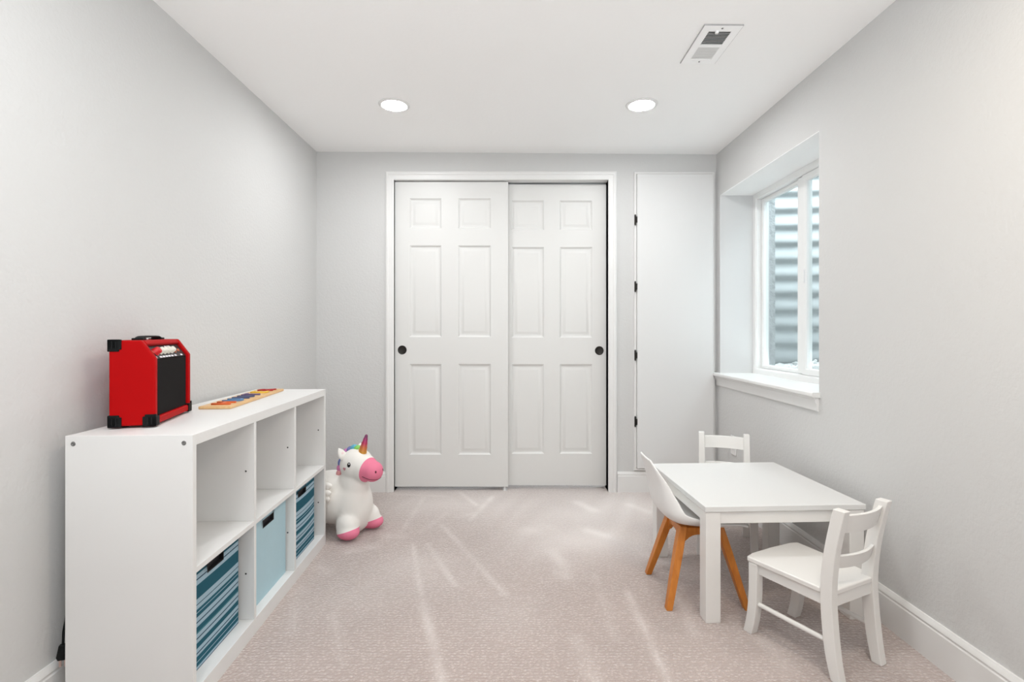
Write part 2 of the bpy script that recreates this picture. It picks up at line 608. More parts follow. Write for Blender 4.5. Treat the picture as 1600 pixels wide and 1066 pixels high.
baseboard('baseboard_left', 'white baseboard along the wall behind the cube shelf', (XL, YF, 0), (XL, YB, 0), (1, 0, 0))
baseboard('baseboard_right', 'white moulded baseboard under the window wall', (XR, YF, 0), (XR, YB, 0), (-1, 0, 0))
baseboard('baseboard_back', 'short white baseboard between cube shelf wall and closet casing', (XL + .014, YB, 0), (-.8305, YB, 0), (0, -1, 0))
baseboard('baseboard_corner', 'short white baseboard below the hinged access door', (.706, YB, 0), (XR - .014, YB, 0), (0, -1, 0))
baseboard('baseboard_front', 'white baseboard at the near end of the room', (XL + .014, YF, 0), (XR - .014, YF, 0), (0, 1, 0))

# closet casing
bm = bmesh.new()
frame_ring(bm, OX0, OX1, 0, 2.072, [(0, -.1), (0, .010), (.006, .013), (.030, .014), (.036, .018), (.046, .018), (.0555, .012), (.0555, 0), (.012, 0), (.012, -.1)],
           lambda x, v, z: (x, YB - v, z), False)
tag(finish('trim_1', bm, M['trim'], smooth=30), 'white door casing framing the sliding closet doors', 'door casing', kind='structure')
bm = bmesh.new()
box(bm, OX0 + .001, OX1 - .001, 3.460, 3.500, 2.0715, 2.0845)
box(bm, OX0 + .001, OX1 - .001, 3.462, 3.466, 2.0845, 2.0995)
tag(finish('trim_2', bm, M['track'], smooth=0, bev=.001), 'grey aluminium sliding track above the closet doors', 'door track', kind='structure')


# ------------------------------------------------------------------ closet doors
def closet_door(name, label, x0, x1, y, zb, zt, cols, knob):
    d = thing(name, label, 'door', (x0, y, zb), 0, kind='structure')
    w, h, th = x1 - x0, zt - zb, .034
    xs = [0] + [c - x0 for c in cols] + [w]
    rows = [.241 - .0278, .848 - .0278, 1.0285 - .0278, 1.641 - .0278, 1.755 - .0278, 1.957 - .0278]
    rows = [rows[0], rows[1] - .001, rows[2], rows[3], rows[4], rows[5]]
    zs = [0] + [.213, .820, 1.0, 1.613, 1.727, 1.929] + [h]
    bm = bmesh.new()
    V = {}

    def v(x, z, yy=0.0):
        k = (round(x, 5), round(z, 5), round(yy, 5))
        if k not in V:
            V[k] = bm.verts.new((x, yy, z))
        return V[k]
    for i in range(5):
        for j in range(7):
            if i in (1, 3) and j in (1, 3, 5):
                # close the back of the opening so the slab stays solid
                bm.faces.new((v(xs[i], zs[j], .02), v(xs[i + 1], zs[j], .02), v(xs[i + 1], zs[j + 1], .02), v(xs[i], zs[j + 1], .02)))
                for a, b in (((i, j), (i + 1, j)), ((i + 1, j), (i + 1, j + 1)), ((i + 1, j + 1), (i, j + 1)), ((i, j + 1), (i, j))):
                    bm.faces.new((v(xs[a[0]], zs[a[1]]), v(xs[b[0]], zs[b[1]]), v(xs[b[0]], zs[b[1]], .02), v(xs[a[0]], zs[a[1]], .02)))
                continue
            bm.faces.new((v(xs[i], zs[j]), v(xs[i + 1], zs[j]), v(xs[i + 1], zs[j + 1]), v(xs[i], zs[j + 1])))
    # sides and back
    back = [v(0, 0, th), v(w, 0, th), v(w, h, th), v(0, h, th)]
    bm.faces.new(back)
    bm.faces.new([v(x, 0) for x in xs] + [back[1], back[0]])
    bm.faces.new([v(x, h) for x in xs] + [back[2], back[3]])
    bm.faces.new([v(0, z) for z in zs] + [back[3], back[0]])
    bm.faces.new([v(w, z) for z in zs] + [back[2], back[1]])
    finish('door_slab', bm, M['door'], d, smooth=0)
    for i in (1, 3):
        for j in (1, 3, 5):
            bm = bmesh.new()
            rings = []
            for ins, dep in ((0, 0), (.003, .003), (.011, .0095), (.019, .0105), (.024, .0095), (.038, .0030), (.041, .0028)):
                a, b, c, e = xs[i] + ins, xs[i + 1] - ins, zs[j] + ins, zs[j + 1] - ins
                rings.append([(a, dep, c), (b, dep, c), (b, dep, e), (a, dep, e)])
            vr = loft(bm, rings, cap=False)
            bm.faces.new(vr[-1])
            finish('door_panel', bm, M['door'], d, smooth=28)
    bm = bmesh.new()
    lathe(bm, [(0, -.0006), (.020, -.0006), (.0228, -.0014), (.0240, -.0030), (.0265, -.0038), (.0288, -.0030), (.030, 0.0), (.030, .001)], 32,
          Matrix.Translation((knob[0] - x0, 0, knob[1] - zb)) @ Matrix.Rotation(-PI / 2, 4, 'X'))
    finish('finger_pull', bm, M['black_metal'], d, smooth=50)
    return d


closet_door('door_1', 'front sliding six-panel closet door with black pull near its left edge', -.786, -.017, 3.425, .0278, 2.067,
            (-.677, -.4637, -.352, -.1327), (-.7257, .942))
closet_door('door_2', 'rear sliding six-panel closet door with black pull near its right edge', -.104, .6465, 3.467, .0237, 2.062,
            (.006, .2254, .332, .5517), (.600, .936))
g = thing('floor_guide', 'small white plastic floor guide between the two closet doors', 'door guide', (-.040, 3.44, 0), 0)
obox('base_plate', M['trim'], -.014, .014, -.022, .03, 0, .006, g, .001)
obox('guide_fin', M['trim'], -.004, .004, .0205, .0255, .006, .05, g, .001)
obox('guide_post', M['trim'], -.006, .006, -.020, -.0165, .006, .024, g, .001)

# ------------------------------------------------------------------ hinged access door beside the corner
d3 = thing('door_3', 'tall flush white access door with four black hinges beside the window corner', 'door', (.8085, YB, .134), 0, kind='structure')
W3, H3 = .545, 1.996
bm = bmesh.new()
frame_ring(bm, .024, W3 - .016, .026, H3 - .024, [(0, 0), (0, .014), (.003, .018), (.013, .018), (.016, .012), (.016, 0)],
           lambda x, v, z: (x, -v, z), True)
finish('door_frame', bm, M['trim'], d3, smooth=30)
obox('door_leaf', M['panel'], .0245, W3 - .018, -.034, -.012, .030, H3 - .028, d3, .002)
for py in (345, 448.5, 555, 658):
    zc = CH - (py - 518) * YB / 800 - .134
    hb = bmesh.new()
    tube(hb, [(.0135, -.024, zc - .031), (.0135, -.024, zc + .031)], .0058, 10)
    tube(hb, [(.0135, -.024, zc - .036), (.0135, -.024, zc - .0315)], .0042, 8)
    tube(hb, [(.0135, -.024, zc + .0315), (.0135, -.024, zc + .036)], .0042, 8)
    hinge = finish('hinge', hb, M['black_metal'], d3, smooth=40)
    obox('hinge_leaf', M['black_metal'], .016, .0255, -.0365, -.0335, zc - .020, zc + .020, hinge, .001)

# ------------------------------------------------------------------ window
win = thing('window_1', 'white vinyl sliding basement window facing a corrugated well', 'window', (0, 0, 0), 0, kind='structure')
fx0, fx1 = 1.581, 1.665
bm = bmesh.new()
frame_ring(bm, WY0 + .038, WY1 - .038, WZ0 + .034, WZ1 - .038, [(0, fx0 + .012), (.008, fx0 + .003), (.038, fx0), (.038, fx1), (0, fx1)],
           lambda y, v, z: (v, y, z), True)
# bottom reaches the sill
finish('window_frame', bm, M['vinyl'], win, smooth=30)
obox('frame_sill', M['vinyl'], fx0, fx1, WY0, WY1, WZ0 - .008, WZ0 + .006, win, .001)


def sash(name, y0, y1, x0, x1, wst, stile_meet):
    z0, z1 = WZ0 + .036, WZ1 - .040
    bm = bmesh.new()
    frame_ring(bm, y0 + wst, y1 - wst, z0 + wst, z1 - wst, [(0, x0 + .006), (.006, x0), (wst, x0), (wst, x1), (0, x1)], lambda y, v, z: (v, y, z), True)
    s = finish(name, bm, M['vinyl'], win, smooth=30)
    obox('glass_pane', M['glass'], (x0 + x1) / 2 + .004, (x0 + x1) / 2 + .009, y0 + wst - .002, y1 - wst + .002, z0 + wst - .002, z1 - wst + .002, s)
    return s


sash('fixed_sash', 2.795, WY1 - .040, 1.618, 1.646, .022, 0)
sash('sliding_sash', WY0 + .040, 2.800, 1.594, 1.6165, .036, 1)
obox('meeting_stile', M['vinyl'], 1.596, 1.617, 2.802, 2.850, WZ0 + .040, WZ1 - .044, win, .003)
bm = bmesh.new()
box(bm, 1.588, 1.594, 2.775, 2.793, 1.33, 1.40)
finish('window_latch', bm, M['vinyl'], win, bev=.002)
# stool and apron
bm = bmesh.new()
poly = [(1.335, WZ0 - .022), (1.331, WZ0 - .017), (1.330, WZ0 - .010), (1.332, WZ0 - .003), (1.337, WZ0), (XR, WZ0), (XR, WZ0 - .022)]
loft(bm, [[(a, 2.262, b) for a, b in poly], [(a, 3.388, b) for a, b in poly]])
box(bm, XR - .0005, 1.5812, WY0, WY1, WZ0 - .022, WZ0)
tag(finish('trim_3', bm, M['trim'], smooth=30), 'white window stool board projecting from the recess', 'window sill', kind='structure')
bm = bmesh.new()
poly = [(XR, WZ0 - .0225), (1.343, WZ0 - .0225), (1.344, WZ0 - .030), (1.350, WZ0 - .036), (1.352, WZ0 - .044), (1.357, WZ0 - .054), (1.358, WZ0 - .080), (1.362, WZ0 - .086), (XR, WZ0 - .086)]
loft(bm, [[(a, 2.272, b) for a, b in poly], [(a, 3.385, b) for a, b in poly]])
tag(finish('trim_4', bm, M['trim'], smooth=30), 'white moulded apron under the window stool', 'window trim', kind='structure')

# window well outside
bm = bmesh.new()
NP, NZ = 72, 300
zlo, zhi = 0.66, 2.62
path = []
for i in range(NP + 1):
    t = -PI / 2 + PI * i / NP
    n = 2.9
    cx = abs(math.cos(t)) ** (2 / n)
    sy = math.copysign(abs(math.sin(t)) ** (2 / n), math.sin(t))
    path.append(Vector((XO + .012 + .88 * cx, 2.81 + .86 * sy, 0)))
rows = []
for k in range(NZ + 1):
    z = zlo + (zhi - zlo) * k / NZ
    ph = (z / .119) % 1.0
    # steep underside, long sloping top
    tri = ph / .30 if ph < .30 else (1 - ph) / .70
    off = .024 * (0.5 - 0.5 * math.cos(PI * tri))
    row = []
    for i, p in enumerate(path):
        a = path[max(0, i - 1)]
        b = path[min(NP, i + 1)]
        tdir = (b - a).normalized()
        nrm = Vector((-tdir.y, tdir.x, 0))
        row.append(bm.verts.new((p.x + nrm.x * off, p.y + nrm.y * off, z)))
    rows.append(row)
for k in range(NZ):
    for i in range(NP):
        bm.faces.new((rows[k][i], rows[k][i + 1], rows[k + 1][i + 1], rows[k + 1][i]))
well = thing('window_well', 'corrugated pale galvanised steel window well outside the glass', 'window well', (0, 0, 0))
finish('corrugated_sheet', bm, M['well'], well, smooth=60)
for y0, y1 in ((3.652, 3.72), (1.90, 1.968)):
    obox('mounting_flange', M['well'], XO + .001, XO + .006, y0, y1, zlo, zhi, well)
bm = bmesh.new()
box(bm, XO, XO + .045, WY1 + .012, 3.50, .5, 2.6)
box(bm, XO, XO + .02, 2.0, WY0 - .012, .5, 2.6)
box(bm, XO, XO + .02, WY0 - .012, WY1 + .012, .5, WZ0 - .02)
box(bm, XO, XO + .02, WY0 - .012, WY1 + .012, WZ1 + .02, 2.6)
tag(finish('wall_foundation', bm, M['concrete'], smooth=0), 'rough grey concrete foundation edge outside the window', 'wall', kind='structure')
bm = bmesh.new()
nx, ny = 26, 40
gv = [[None] * (ny + 1) for _ in range(nx + 1)]
for i in range(nx + 1):
    for j in range(ny + 1):
        x = XO + .02 + .93 * i / nx
        y = 1.93 + 1.78 * j / ny
        gv[i][j] = bm.verts.new((x, y, .83 + .02 * math.sin(7 * x + 5 * y) + random.uniform(-.008, .008)))
for i in range(nx):
    for j in range(ny):
        bm.faces.new((gv[i][j], gv[i + 1][j], gv[i + 1][j + 1], gv[i][j + 1]))
for k in range(420):
    x, y = random.uniform(XO + .04, 2.5), random.uniform(2.05, 3.58)
    r = random.uniform(.012, .03)
    Mx = Matrix.Translation((x, y, .845 + .02 * math.sin(7 * x + 5 * y))) @ Matrix.Rotation(random.uniform(0, 6), 4, 'Z') @ Matrix.Diagonal((r, r * random.uniform(.6, 1), r * random.uniform(.5, .8), 1))
    bmesh.ops.create_icosphere(bm, subdivisions=1, radius=1.0, matrix=Mx)
tag(finish('gravel', bm, M['gravel'], smooth=0), 'pale gravel bed at the bottom of the window well', 'gravel', kind='stuff')

# ------------------------------------------------------------------ ceiling fittings
SLOPE = math.atan(-0.00718)


def downlight(label, x, y):
    t = thing('recessed_light', label, 'ceiling light', (x, y, ceil_z(x)), 0, 'recessed ceiling lights')
    t.rotation_euler = (0, -SLOPE, 0)
    bm = bmesh.new()
    lathe(bm, [(.063, -.0045), (.066, -.007), (.074, -.007), (.080, -.004), (.082, .0), (.063, .0), (.063, -.0045)], 48)
    finish('trim_ring', bm, M['trim'], t, smooth=40)
    bm = bmesh.new()
    lathe(bm, [(0, -.0060), (.04, -.0056), (.0632, -.0035), (.0632, -.001), (0, -.001)], 40)
    finish('lamp_lens', bm, M['lens'], t, smooth=40)


downlight('lit round recessed ceiling light above the left closet door', -.612, 2.690)
downlight('lit round recessed ceiling light above the right closet door', .682, 2.667)

vx, vy = .820, 2.107
vent = thing('ceiling_vent', 'white metal ceiling register with slatted openings', 'vent', (vx, vy, ceil_z(vx)), 0)
vent.rotation_euler = (0, -SLOPE, 0)
hw, hl = .074, .139
bm = bmesh.new()
# face plate with two openings
xs_ = [-hw, -.044, .044, hw]
ys_ = [-hl, -.103, -.008, .008, .103, hl]
for i in range(3):
    for j in range(5):
        if i == 1 and j in (1, 3):
            continue
        box(bm, xs_[i], xs_[i + 1], ys_[j], ys_[j + 1], -.0065, -.0035)
bmesh.ops.remove_doubles(bm, verts=bm.verts[:], dist=1e-5)
finish('face_plate', bm, M['vent_white'], vent, smooth=0)
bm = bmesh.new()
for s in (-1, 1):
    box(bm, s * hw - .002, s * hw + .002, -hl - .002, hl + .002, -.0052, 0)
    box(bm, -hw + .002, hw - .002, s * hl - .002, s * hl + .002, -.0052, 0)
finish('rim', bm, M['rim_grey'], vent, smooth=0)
obox('duct_opening', M['vent_dark'], -.046, .046, -.105, -.006, -.0008, -.0003, vent)
obox('closed_damper', M['slat_grey'], -.046, .046, .006, .105, -.0046, -.0040, vent)
for k in range(9):
    yc = -.0975 + .0105 * k
    bm = bmesh.new()
    loft(bm, [[(-.0445, yc - .0026, -.0062), (-.0445, yc - .0018, -.0062), (-.0445, yc + .0028, -.0012), (-.0445, yc + .002, -.0012)],
              [(.0445, yc - .0026, -.0062), (.0445, yc - .0018, -.0062), (.0445, yc + .0028, -.0012), (.0445, yc + .002, -.0012)]])
    finish('slat', bm, M['slat_grey'], vent, smooth=0)
for k in range(12):
    yc = .0125 + .0078 * k
    bm = bmesh.new()
    loft(bm, [[(s, yc - .0036, -.0058), (s, yc - .0034, -.0063), (s, yc + .0036, -.0048), (s, yc + .0036, -.0042)] for s in (-.0445, .0445)])
    finish('slat', bm, M['slat_grey'], vent, smooth=0)
bm = bmesh.new()
box(bm, -.020, -.008, -.112, -.100, -.016, -.0065)
finish('damper_lever', bm, M['vent_white'], vent, bev=.002)
for yy in (-.124, .121):
    bm = bmesh.new()
    lathe(bm, [(0, -.009), (.0028, -.0085), (.004, -.0065)], 12, Matrix.Translation((0, yy, 0)))
    finish('screw', bm, M['steel'], vent)

# ------------------------------------------------------------------ wall outlet
ol = thing('wall_outlet', 'white duplex wall outlet behind the far white chair', 'outlet', (XR, 3.136, .368), 0)
obox('cover_plate', M['trim'], -.007, 0, -.036, .036, -.058, .058, ol, .003)
for zc in (-.02, .02):
    soc = obox('socket', M['trim'], -.0095, -.007, -.017, .017, zc - .014, zc + .014, ol, .003)
    bm = bmesh.new()
    for yy in (-.006, .006):
        box(bm, -.0099, -.0093, yy - .001, yy + .001, zc - .002, zc + .007)
    finish('socket_slots', bm, M['hole'], soc, smooth=0)

# ------------------------------------------------------------------ cube shelf
SH, SL, SD = .777, 1.1415, .345
RZ = R(2.1)
shelf = thing('cube_shelf', 'low white six-cube shelf unit against the left wall', 'shelf', (-.886, 1.4263, 0), RZ)
obox('side_panel', M['shelf'], -SD, 0, 0, .019, 0, SH, shelf, .0012)
obox('side_panel', M['shelf'], -SD, 0, SL - .019, SL, 0, SH, shelf, .0012)
obox('top_board', M['shelf'], -SD, -.0004, .0192, SL - .0192, SH - .031, SH - .0003, shelf, .0008)
obox('bottom_board', M['shelf'], -SD + .006, -.0004, .0192, SL - .0192, .0, .054, shelf, .0008)
MZ = .392
D1, D2 = .380, .748
obox('middle_board', M['shelf'], -SD + .006, -.0006, .0192, SL - .0192, MZ - .008, MZ + .008, shelf, .0008)
for dcen in (D1, D2):
    obox('divider', M['shelf'], -SD + .006, -.0008, dcen - .008, dcen + .008, MZ + .0082, SH - .0312, shelf, .0008)
    obox('divider', M['shelf'], -SD + .006, -.0008, dcen - .008, dcen + .008, .0542, MZ - .0082, shelf, .0008)
obox('back_panel', M['shelf'], -SD + .001, -SD + .0055, .0195, SL - .0195, .006, SH - .0315, shelf)
for xx in (-SD + .022, -.024):
    bm = bmesh.new()
    lathe(bm, [(0, .0002), (.0022, .0004), (.0030, .0014), (.0058, .0012), (.0066, 0)], 16, Matrix.Translation((xx, 0, SH - .022)) @ Matrix.Rotation(PI / 2, 4, 'X'))
    finish('screw', bm, M['steel'], shelf)
for yy in (D1 - .008, D2 - .008, SL - .019):
    for zz in (.575, .215):
        bm = bmesh.new()
        lathe(bm, [(0, .0006), (.0026, .0008), (.0034, .0001)], 12, Matrix.Translation((-.03, yy, zz)) @ Matrix.Rotation(PI / 2, 4, 'X'))
        finish('cam_hole', bm, M['hole'], shelf)


def bin_(label, y0, y1, xf, m, bulge=0.0, slot_c=None):
    """open fabric bin in shelf space; front face at x = xf"""
    cosr, sinr = math.cos(RZ), math.sin(RZ)
    yc = (y0 + y1) / 2
    xb = -SD + .012
    xc = (xf + xb) / 2
    wx, wy = -.886 + cosr * xc - sinr * yc, 1.4263 + sinr * xc + cosr * yc
    t = thing('storage_bin', label, 'storage bin', (wx, wy, .0545), RZ, 'fabric bins in the lower cubes')
    hx, hy, hz = (xf - xb) / 2, (y1 - y0) / 2, .327
    sc = 0.0 if slot_c is None else slot_c - yc
    s0, s1, z0, z1 = sc - .046, sc + .046, .2675, .2925
    bm = bmesh.new()
    # front wall with the slot cut out
    ysl = [-hy, s0, s1, hy]
    zsl = [0, z0, z1, hz]
    th = .004
    for i in range(3):
        for j in range(3):
            if i == 1 and j == 1:
                continue
            box(bm, hx - th, hx, ysl[i], ysl[i + 1], zsl[j], zsl[j + 1])
    bmesh.ops.remove_doubles(bm, verts=bm.verts[:], dist=1e-6)
    inner = {}
    for f in bm.faces:
        k = tuple(sorted(v.index for v in f.verts))
    bmesh.ops.subdivide_edges(bm, edges=[e for e in bm.edges if e.calc_length() > .08], cuts=5, use_grid_fill=True)
    for v in bm.verts:
        q = (1 - (v.co.y / hy) ** 2) * math.sin(PI * min(1, max(0, v.co.z / hz))) if hy else 0
        v.co.x += bulge * q
    finish('bin_front', bm, m, t, smooth=40)
    bm = bmesh.new()
    box(bm, -hx, hx - th, -hy, -hy + th, 0, hz)
    box(bm, -hx, hx - th, hy - th, hy, 0, hz)
    box(bm, -hx, -hx + th, -hy + th, hy - th, 0, hz)
    box(bm, -hx, hx - th, -hy + th, hy - th, 0, th)
    finish('bin_walls', bm, m, t, smooth=0)
    bm = bmesh.new()
    bx = hx + bulge * .35
    frame_ring(bm, s0 + .001, s1 - .001, z0 + .001, z1 - .001, [(0, bx - .012), (0, bx + .0006), (.003, bx + .0012), (.004, bx - .001), (.004, bx - .012)], lambda y, v, z: (v, y, z), True)
    box(bm, bx - .016, bx - .012, s0 - .002, s1 + .002, z0 - .002, z1 + .002)
    finish('handle_slot', bm, M['slot'], t, smooth=0)
    return t


M['stripe'] = stripe_mat('teal_stripe_fabric', 0.0, .327)
bin_('teal striped fabric bin in the lower cube nearest the camera', .0225, .352, -.046, M['stripe'], .003, .203)
bin_('plain pale blue fabric bin in the lower middle cube', .392, .728, -.034, M['binplain'], .002, .56)
bin_('teal striped fabric bin in the lower cube nearest the closet', .760, 1.074, -.034, M['stripe'], .010, .905)

# plug hanging behind the shelf
pl = thing('power_plug', 'black power plug dangling between shelf side and left wall', 'plug', (-1.256, 1.436, .122), R(20))
bm = bmesh.new()
loft(bm, [[(-.010, -.007, .024), (.010, -.007, .024), (.010, .007, .024), (-.010, .007, .024)],
          [(-.013, -.009, .034), (.013, -.009, .034), (.013, .009, .034), (-.013, .009, .034)],
          [(-.008, -.006, .066), (.008, -.006, .066), (.008, .006, .066), (-.008, .006, .066)]])
finish('plug_body', bm, M['black'], pl, bev=.002)
for s in (-1, 1):
    obox('prong', M['brass'], s * .006 - .003, s * .006 + .003, -.001, .001, .004, .025, pl)
bm = bmesh.new()
tube(bm, [(0, 0, .062), (0.0, .004, .10), (.004, .02, .16), (.004, .06, .24), (.002, .14, .30), (.0, .24, .30)], .0032, 8)
finish('cord', bm, M['black'], pl)

# ------------------------------------------------------------------ amplifier on the shelf
amp = thing('guitar_amplifier', 'small red practice amplifier with black corners standing on the shelf', 'amplifier', (-1.168, 1.675, SH), R(15))
AW, AD, AH = .155, .060, .262
ZB = .007
prof = [(AD, ZB), (AD, .208), (AD - .037, AH), (-AD, AH), (-AD, ZB)]
ins = .011
iprof = [(AD - ins, ZB), (AD - ins, .205), (AD - .037 - ins * .8, AH - .004), (-AD, AH), (-AD, ZB)]
fn = lambda p, t: (p[0], t, p[1])
bm = bmesh.new()
extrude_poly(bm, prof, fn, -AW, -AW + .020)
extrude_poly(bm, prof, fn, AW - .020, AW)
# bottom and top rails and inner block
extrude_poly(bm, [(AD, ZB), (AD, ZB + .022), (-AD, ZB + .022), (-AD, ZB)], fn, -AW + .020, AW - .020)
extrude_poly(bm, [(AD - .028, AH - .0127), (AD - .037, AH), (-AD, AH), (-AD, AH - .02), (AD - .040, AH - .02)], fn, -AW + .020, AW - .020)
extrude_poly(bm, [(AD - .02, ZB + .022), (AD - .02, .20), (AD - .05, AH - .02), (-AD, AH - .02), (-AD, ZB + .022)], fn, -AW + .020, AW - .020)
finish('cabinet', bm, M['red'], amp, bev=.005, segs=3)
bm = bmesh.new()
box(bm, AD - .020, AD - .009, -AW + .0205, AW - .0205, ZB + .0225, .203)
finish('speaker_grille', bm, M['grille'], amp, bev=.001)
# slanted control panel
pA, pB = Vector((AD - .009, 0, .205)), Vector((AD - .0375, 0, AH - .0185))
tdir = (pB - pA).normalized()
ndir = Vector((tdir.z, 0, -tdir.x))
bm = bmesh.new()
c4 = [pA, pB, pB - ndir * .006, pA - ndir * .006]
loft(bm, [[(p.x, s, p.z) for p in c4] for s in (-AW + .0205, AW - .0205)])
finish('control_panel', bm, M['dark_panel'], amp, smooth=0)
Mrot = Matrix(((0, tdir.x, ndir.x), (1, 0, 0), (0, tdir.z, ndir.z))).to_4x4()
mid = pA + (pB - pA) * .50
for yy, mk, r in ((-.118, 'copper', .006), (-.090, 'knob_red', .0125), (-.058, 'knob_white', .0105), (-.028, 'knob_white', .0105),
                  (.002, 'knob_white', .0105), (.032, 'knob_white', .0105), (.066, 'copper', .0095), (.100, 'copper', .006)):
    bm = bmesh.new()
    hgt = .016 if 'knob' in mk else .004
    lathe(bm, [(0, hgt), (r * .75, hgt), (r * .88, hgt - .002), (r, .002), (r * 1.1, 0)], 20, Matrix.Translation((mid.x, yy, mid.z)) @ Mrot)
    o = finish('knob' if 'knob' in mk else 'jack_socket', bm, M[mk], amp, smooth=50)
    if mk == 'knob_red':
        o['label'] = 'red gain knob'
low = pA + (pB - pA) * .10
for yy in (-.118, -.078, -.055, -.032, -.009, .016, .044, .098):
    bm = bmesh.new()
    for v in box(bm, -.0085, .0085, -.0030, .0030, 0, .0006):
        v.co = Matrix.Translation((low.x, yy, low.z)) @ Mrot @ v.co
    finish('panel_mark', bm, M['white_mark'], amp, smooth=0)
hi = pA + (pB - pA) * .88
for yy in (.018, .036, .050):
    bm = bmesh.new()
    for v in box(bm, -.0055, .0055, -.0025, .0025, 0, .0006):
        v.co = Matrix.Translation((hi.x, yy, hi.z)) @ Mrot @ v.co
    finish('panel_mark', bm, M['white_mark'], amp, smooth=0)
for sy in (-1, 1):
    for cx, cz in ((-1, 1), (-1, -1), (1, -1)):
        x0 = cx * (AD + .003)
        y0 = sy * (AW + .003)
        z0 = AH + .003 if cz > 0 else ZB - .003
        bm = bmesh.new()
        # three-lobed moulded corner: stepped cap on each face
        for a, b_, c in ((.036, .006, .030), (.030, .010, .036), (.022, .030, .030)):
            xs2 = sorted((x0, x0 - cx * a))
            ys2 = sorted((y0, y0 - sy * b_))
            zs2 = sorted((z0, z0 - cz * c))
            box(bm, xs2[0], xs2[1], ys2[0], ys2[1], zs2[0], zs2[1])
        for q in (.012, .022):
            ys2 = sorted((y0 + sy * .0012, y0 - sy * .004))
            zs2 = sorted((z0 - cz * .006, z0 - cz * .027))
            xx = x0 - cx * q
            box(bm, xx - .002, xx + .002, ys2[0], ys2[1], zs2[0], zs2[1])
        finish('corner_guard', bm, M['black'], amp, bev=.0045, segs=3)
for sx in (-1, 1):
    for sy in (-1, 1):
        bm = bmesh.new()
        lathe(bm, [(0, 0), (.009, 0), (.011, .002), (.010, .0085), (0, .0085)], 16, Matrix.Translation((sx * .032, sy * .118, 0)))
        finish('foot', bm, M['black'], amp)
bm = bmesh.new()
hp = [(-.078, .0), (-.070, .004), (-.056, .0072), (-.03, .0082), (0, .0085), (.03, .0082), (.056, .0072), (.070, .004), (.078, .0)]
loft(bm, [[(-.026, y, AH + z - .001), (-.002, y, AH + z - .001), (-.002, y, AH + z + .005), (-.026, y, AH + z + .005)] for y, z in hp])
finish('handle', bm, M['black'], amp, bev=.0025)
for s in (-1, 1):
    obox('handle_cap', M['black'], -.030, .002, s * .072 - .014, s * .072 + .014, AH - .0005, AH + .0065, amp, .0025)

# ------------------------------------------------------------------ wooden letter board
BR_ = R(6.0)
board = thing('puzzle_board', 'long pale wooden name puzzle board lying on the shelf', 'puzzle', (-1.099, 1.900, SH), BR_)
BL, BW, BT = .586, .116, .011
bm = bmesh.new()
box(bm, -BW / 2, BW / 2, 0, BL, 0, BT)
finish('board', bm, M['pine'], board, bev=.003, segs=3)
dg = bpy.context.evaluated_depsgraph_get()
letter_cols = [('H', srgb(214, 96, 38), 'orange'), ('U', srgb(84, 128, 176), 'mid blue'), ('N', srgb(66, 76, 116), 'navy blue'),
               ('T', srgb(92, 76, 118), 'purple'), ('E', srgb(230, 190, 60), 'yellow'), ('R', srgb(172, 44, 44), 'dark red')]
for k, (ch, col, cn) in enumerate(letter_cols):
    cu = bpy.data.curves.new('letter_curve', 'FONT')
    cu.body = ch
    cu.size = .098
    cu.extrude = .0025
    cu.bevel_depth = .0006
    cu.offset = .0
    to = bpy.data.objects.new('letter_tmp', cu)
    C.objects.link(to)
    bpy.context.view_layer.update()
    dg = bpy.context.evaluated_depsgraph_get()
    me = bpy.data.meshes.new_from_object(to.evaluated_get(dg))
    bpy.data.objects.remove(to)
    mw = max(v.co.x for v in me.vertices) - min(v.co.x for v in me.vertices)
    mx0 = min(v.co.x for v in me.vertices)
    for v in me.vertices:
        tx, ty, tz = v.co
        v.co = (-(ty - .038), tx - mx0 - mw / 2, tz + .0031)
    me.materials.clear()
    lm = mat('letter_paint_%s' % cn.replace(' ', '_'), col, 0.45)
    me.materials.append(lm)
    for p in me.polygons:
        p.material_index = 0
    o = bpy.data.objects.new('puzzle_letter', me)
    C.objects.link(o)
    yl = .066 + .0900 * k
    o.location = Vector((-1.099, 1.900, SH + BT)) + Matrix.Rotation(BR_, 3, 'Z') @ Vector((0, yl, 0))
    o.rotation_euler = (0, 0, BR_)
    tag(o, '%s wooden letter %s lying on the puzzle board' % (cn, ch), 'letter', 'wooden letters on the puzzle board')

# ------------------------------------------------------------------ unicorn
uni = thing('unicorn_toy', 'white inflatable ride-on unicorn with pink muzzle beside the shelf', 'toy', (-.803, 2.690, 0), R(-28))
bm = bmesh.new()


def roty(a):
    return Matrix.Rotation(R(a), 3, 'Y')


E = [((-.16, 0, .165), (.215, .140, .140), None),      # trunk
     ((-.030, 0, .140), (.094, .108, .150), None),      # chest
     ((-.026, 0, .245), (.078, .080, .135), roty(8)),   # neck
     ((-.008, 0, .358), (.088, .086, .086), None),      # skull
     ((.045, 0, .345), (.072, .072, .070), roty(15)),
     ((.102, 0, .336), (.054, .057, .054), roty(12)),   # muzzle
     ((.004, -.076, .066), (.062, .056, .066), roty(-8)),
     ((.004, .076, .066), (.062, .056, .066), roty(-8)),
     ((.020, -.088, .038), (.062, .055, .0375), None),
     ((.020, .088, .038), (.062, .055, .0375), None),
     ((-.29, -.098, .075), (.065, .058, .075), None),
     ((-.29, .098, .075), (.065, .058, .075), None),
     ((-.27, -.10, .038), (.062, .054, .0375), None),
     ((-.27, .10, .038), (.062, .054, .0375), None)]
for c, r, rm in E:
    ellipsoid(bm, Vector(c), r, rm, 24, 16)
me = bpy.data.meshes.new('unicorn_tmp')
bm.to_mesh(me)
bm.free()
to = bpy.data.objects.new('unicorn_tmp', me)
C.objects.link(to)
rmod = to.modifiers.new('r', 'REMESH')
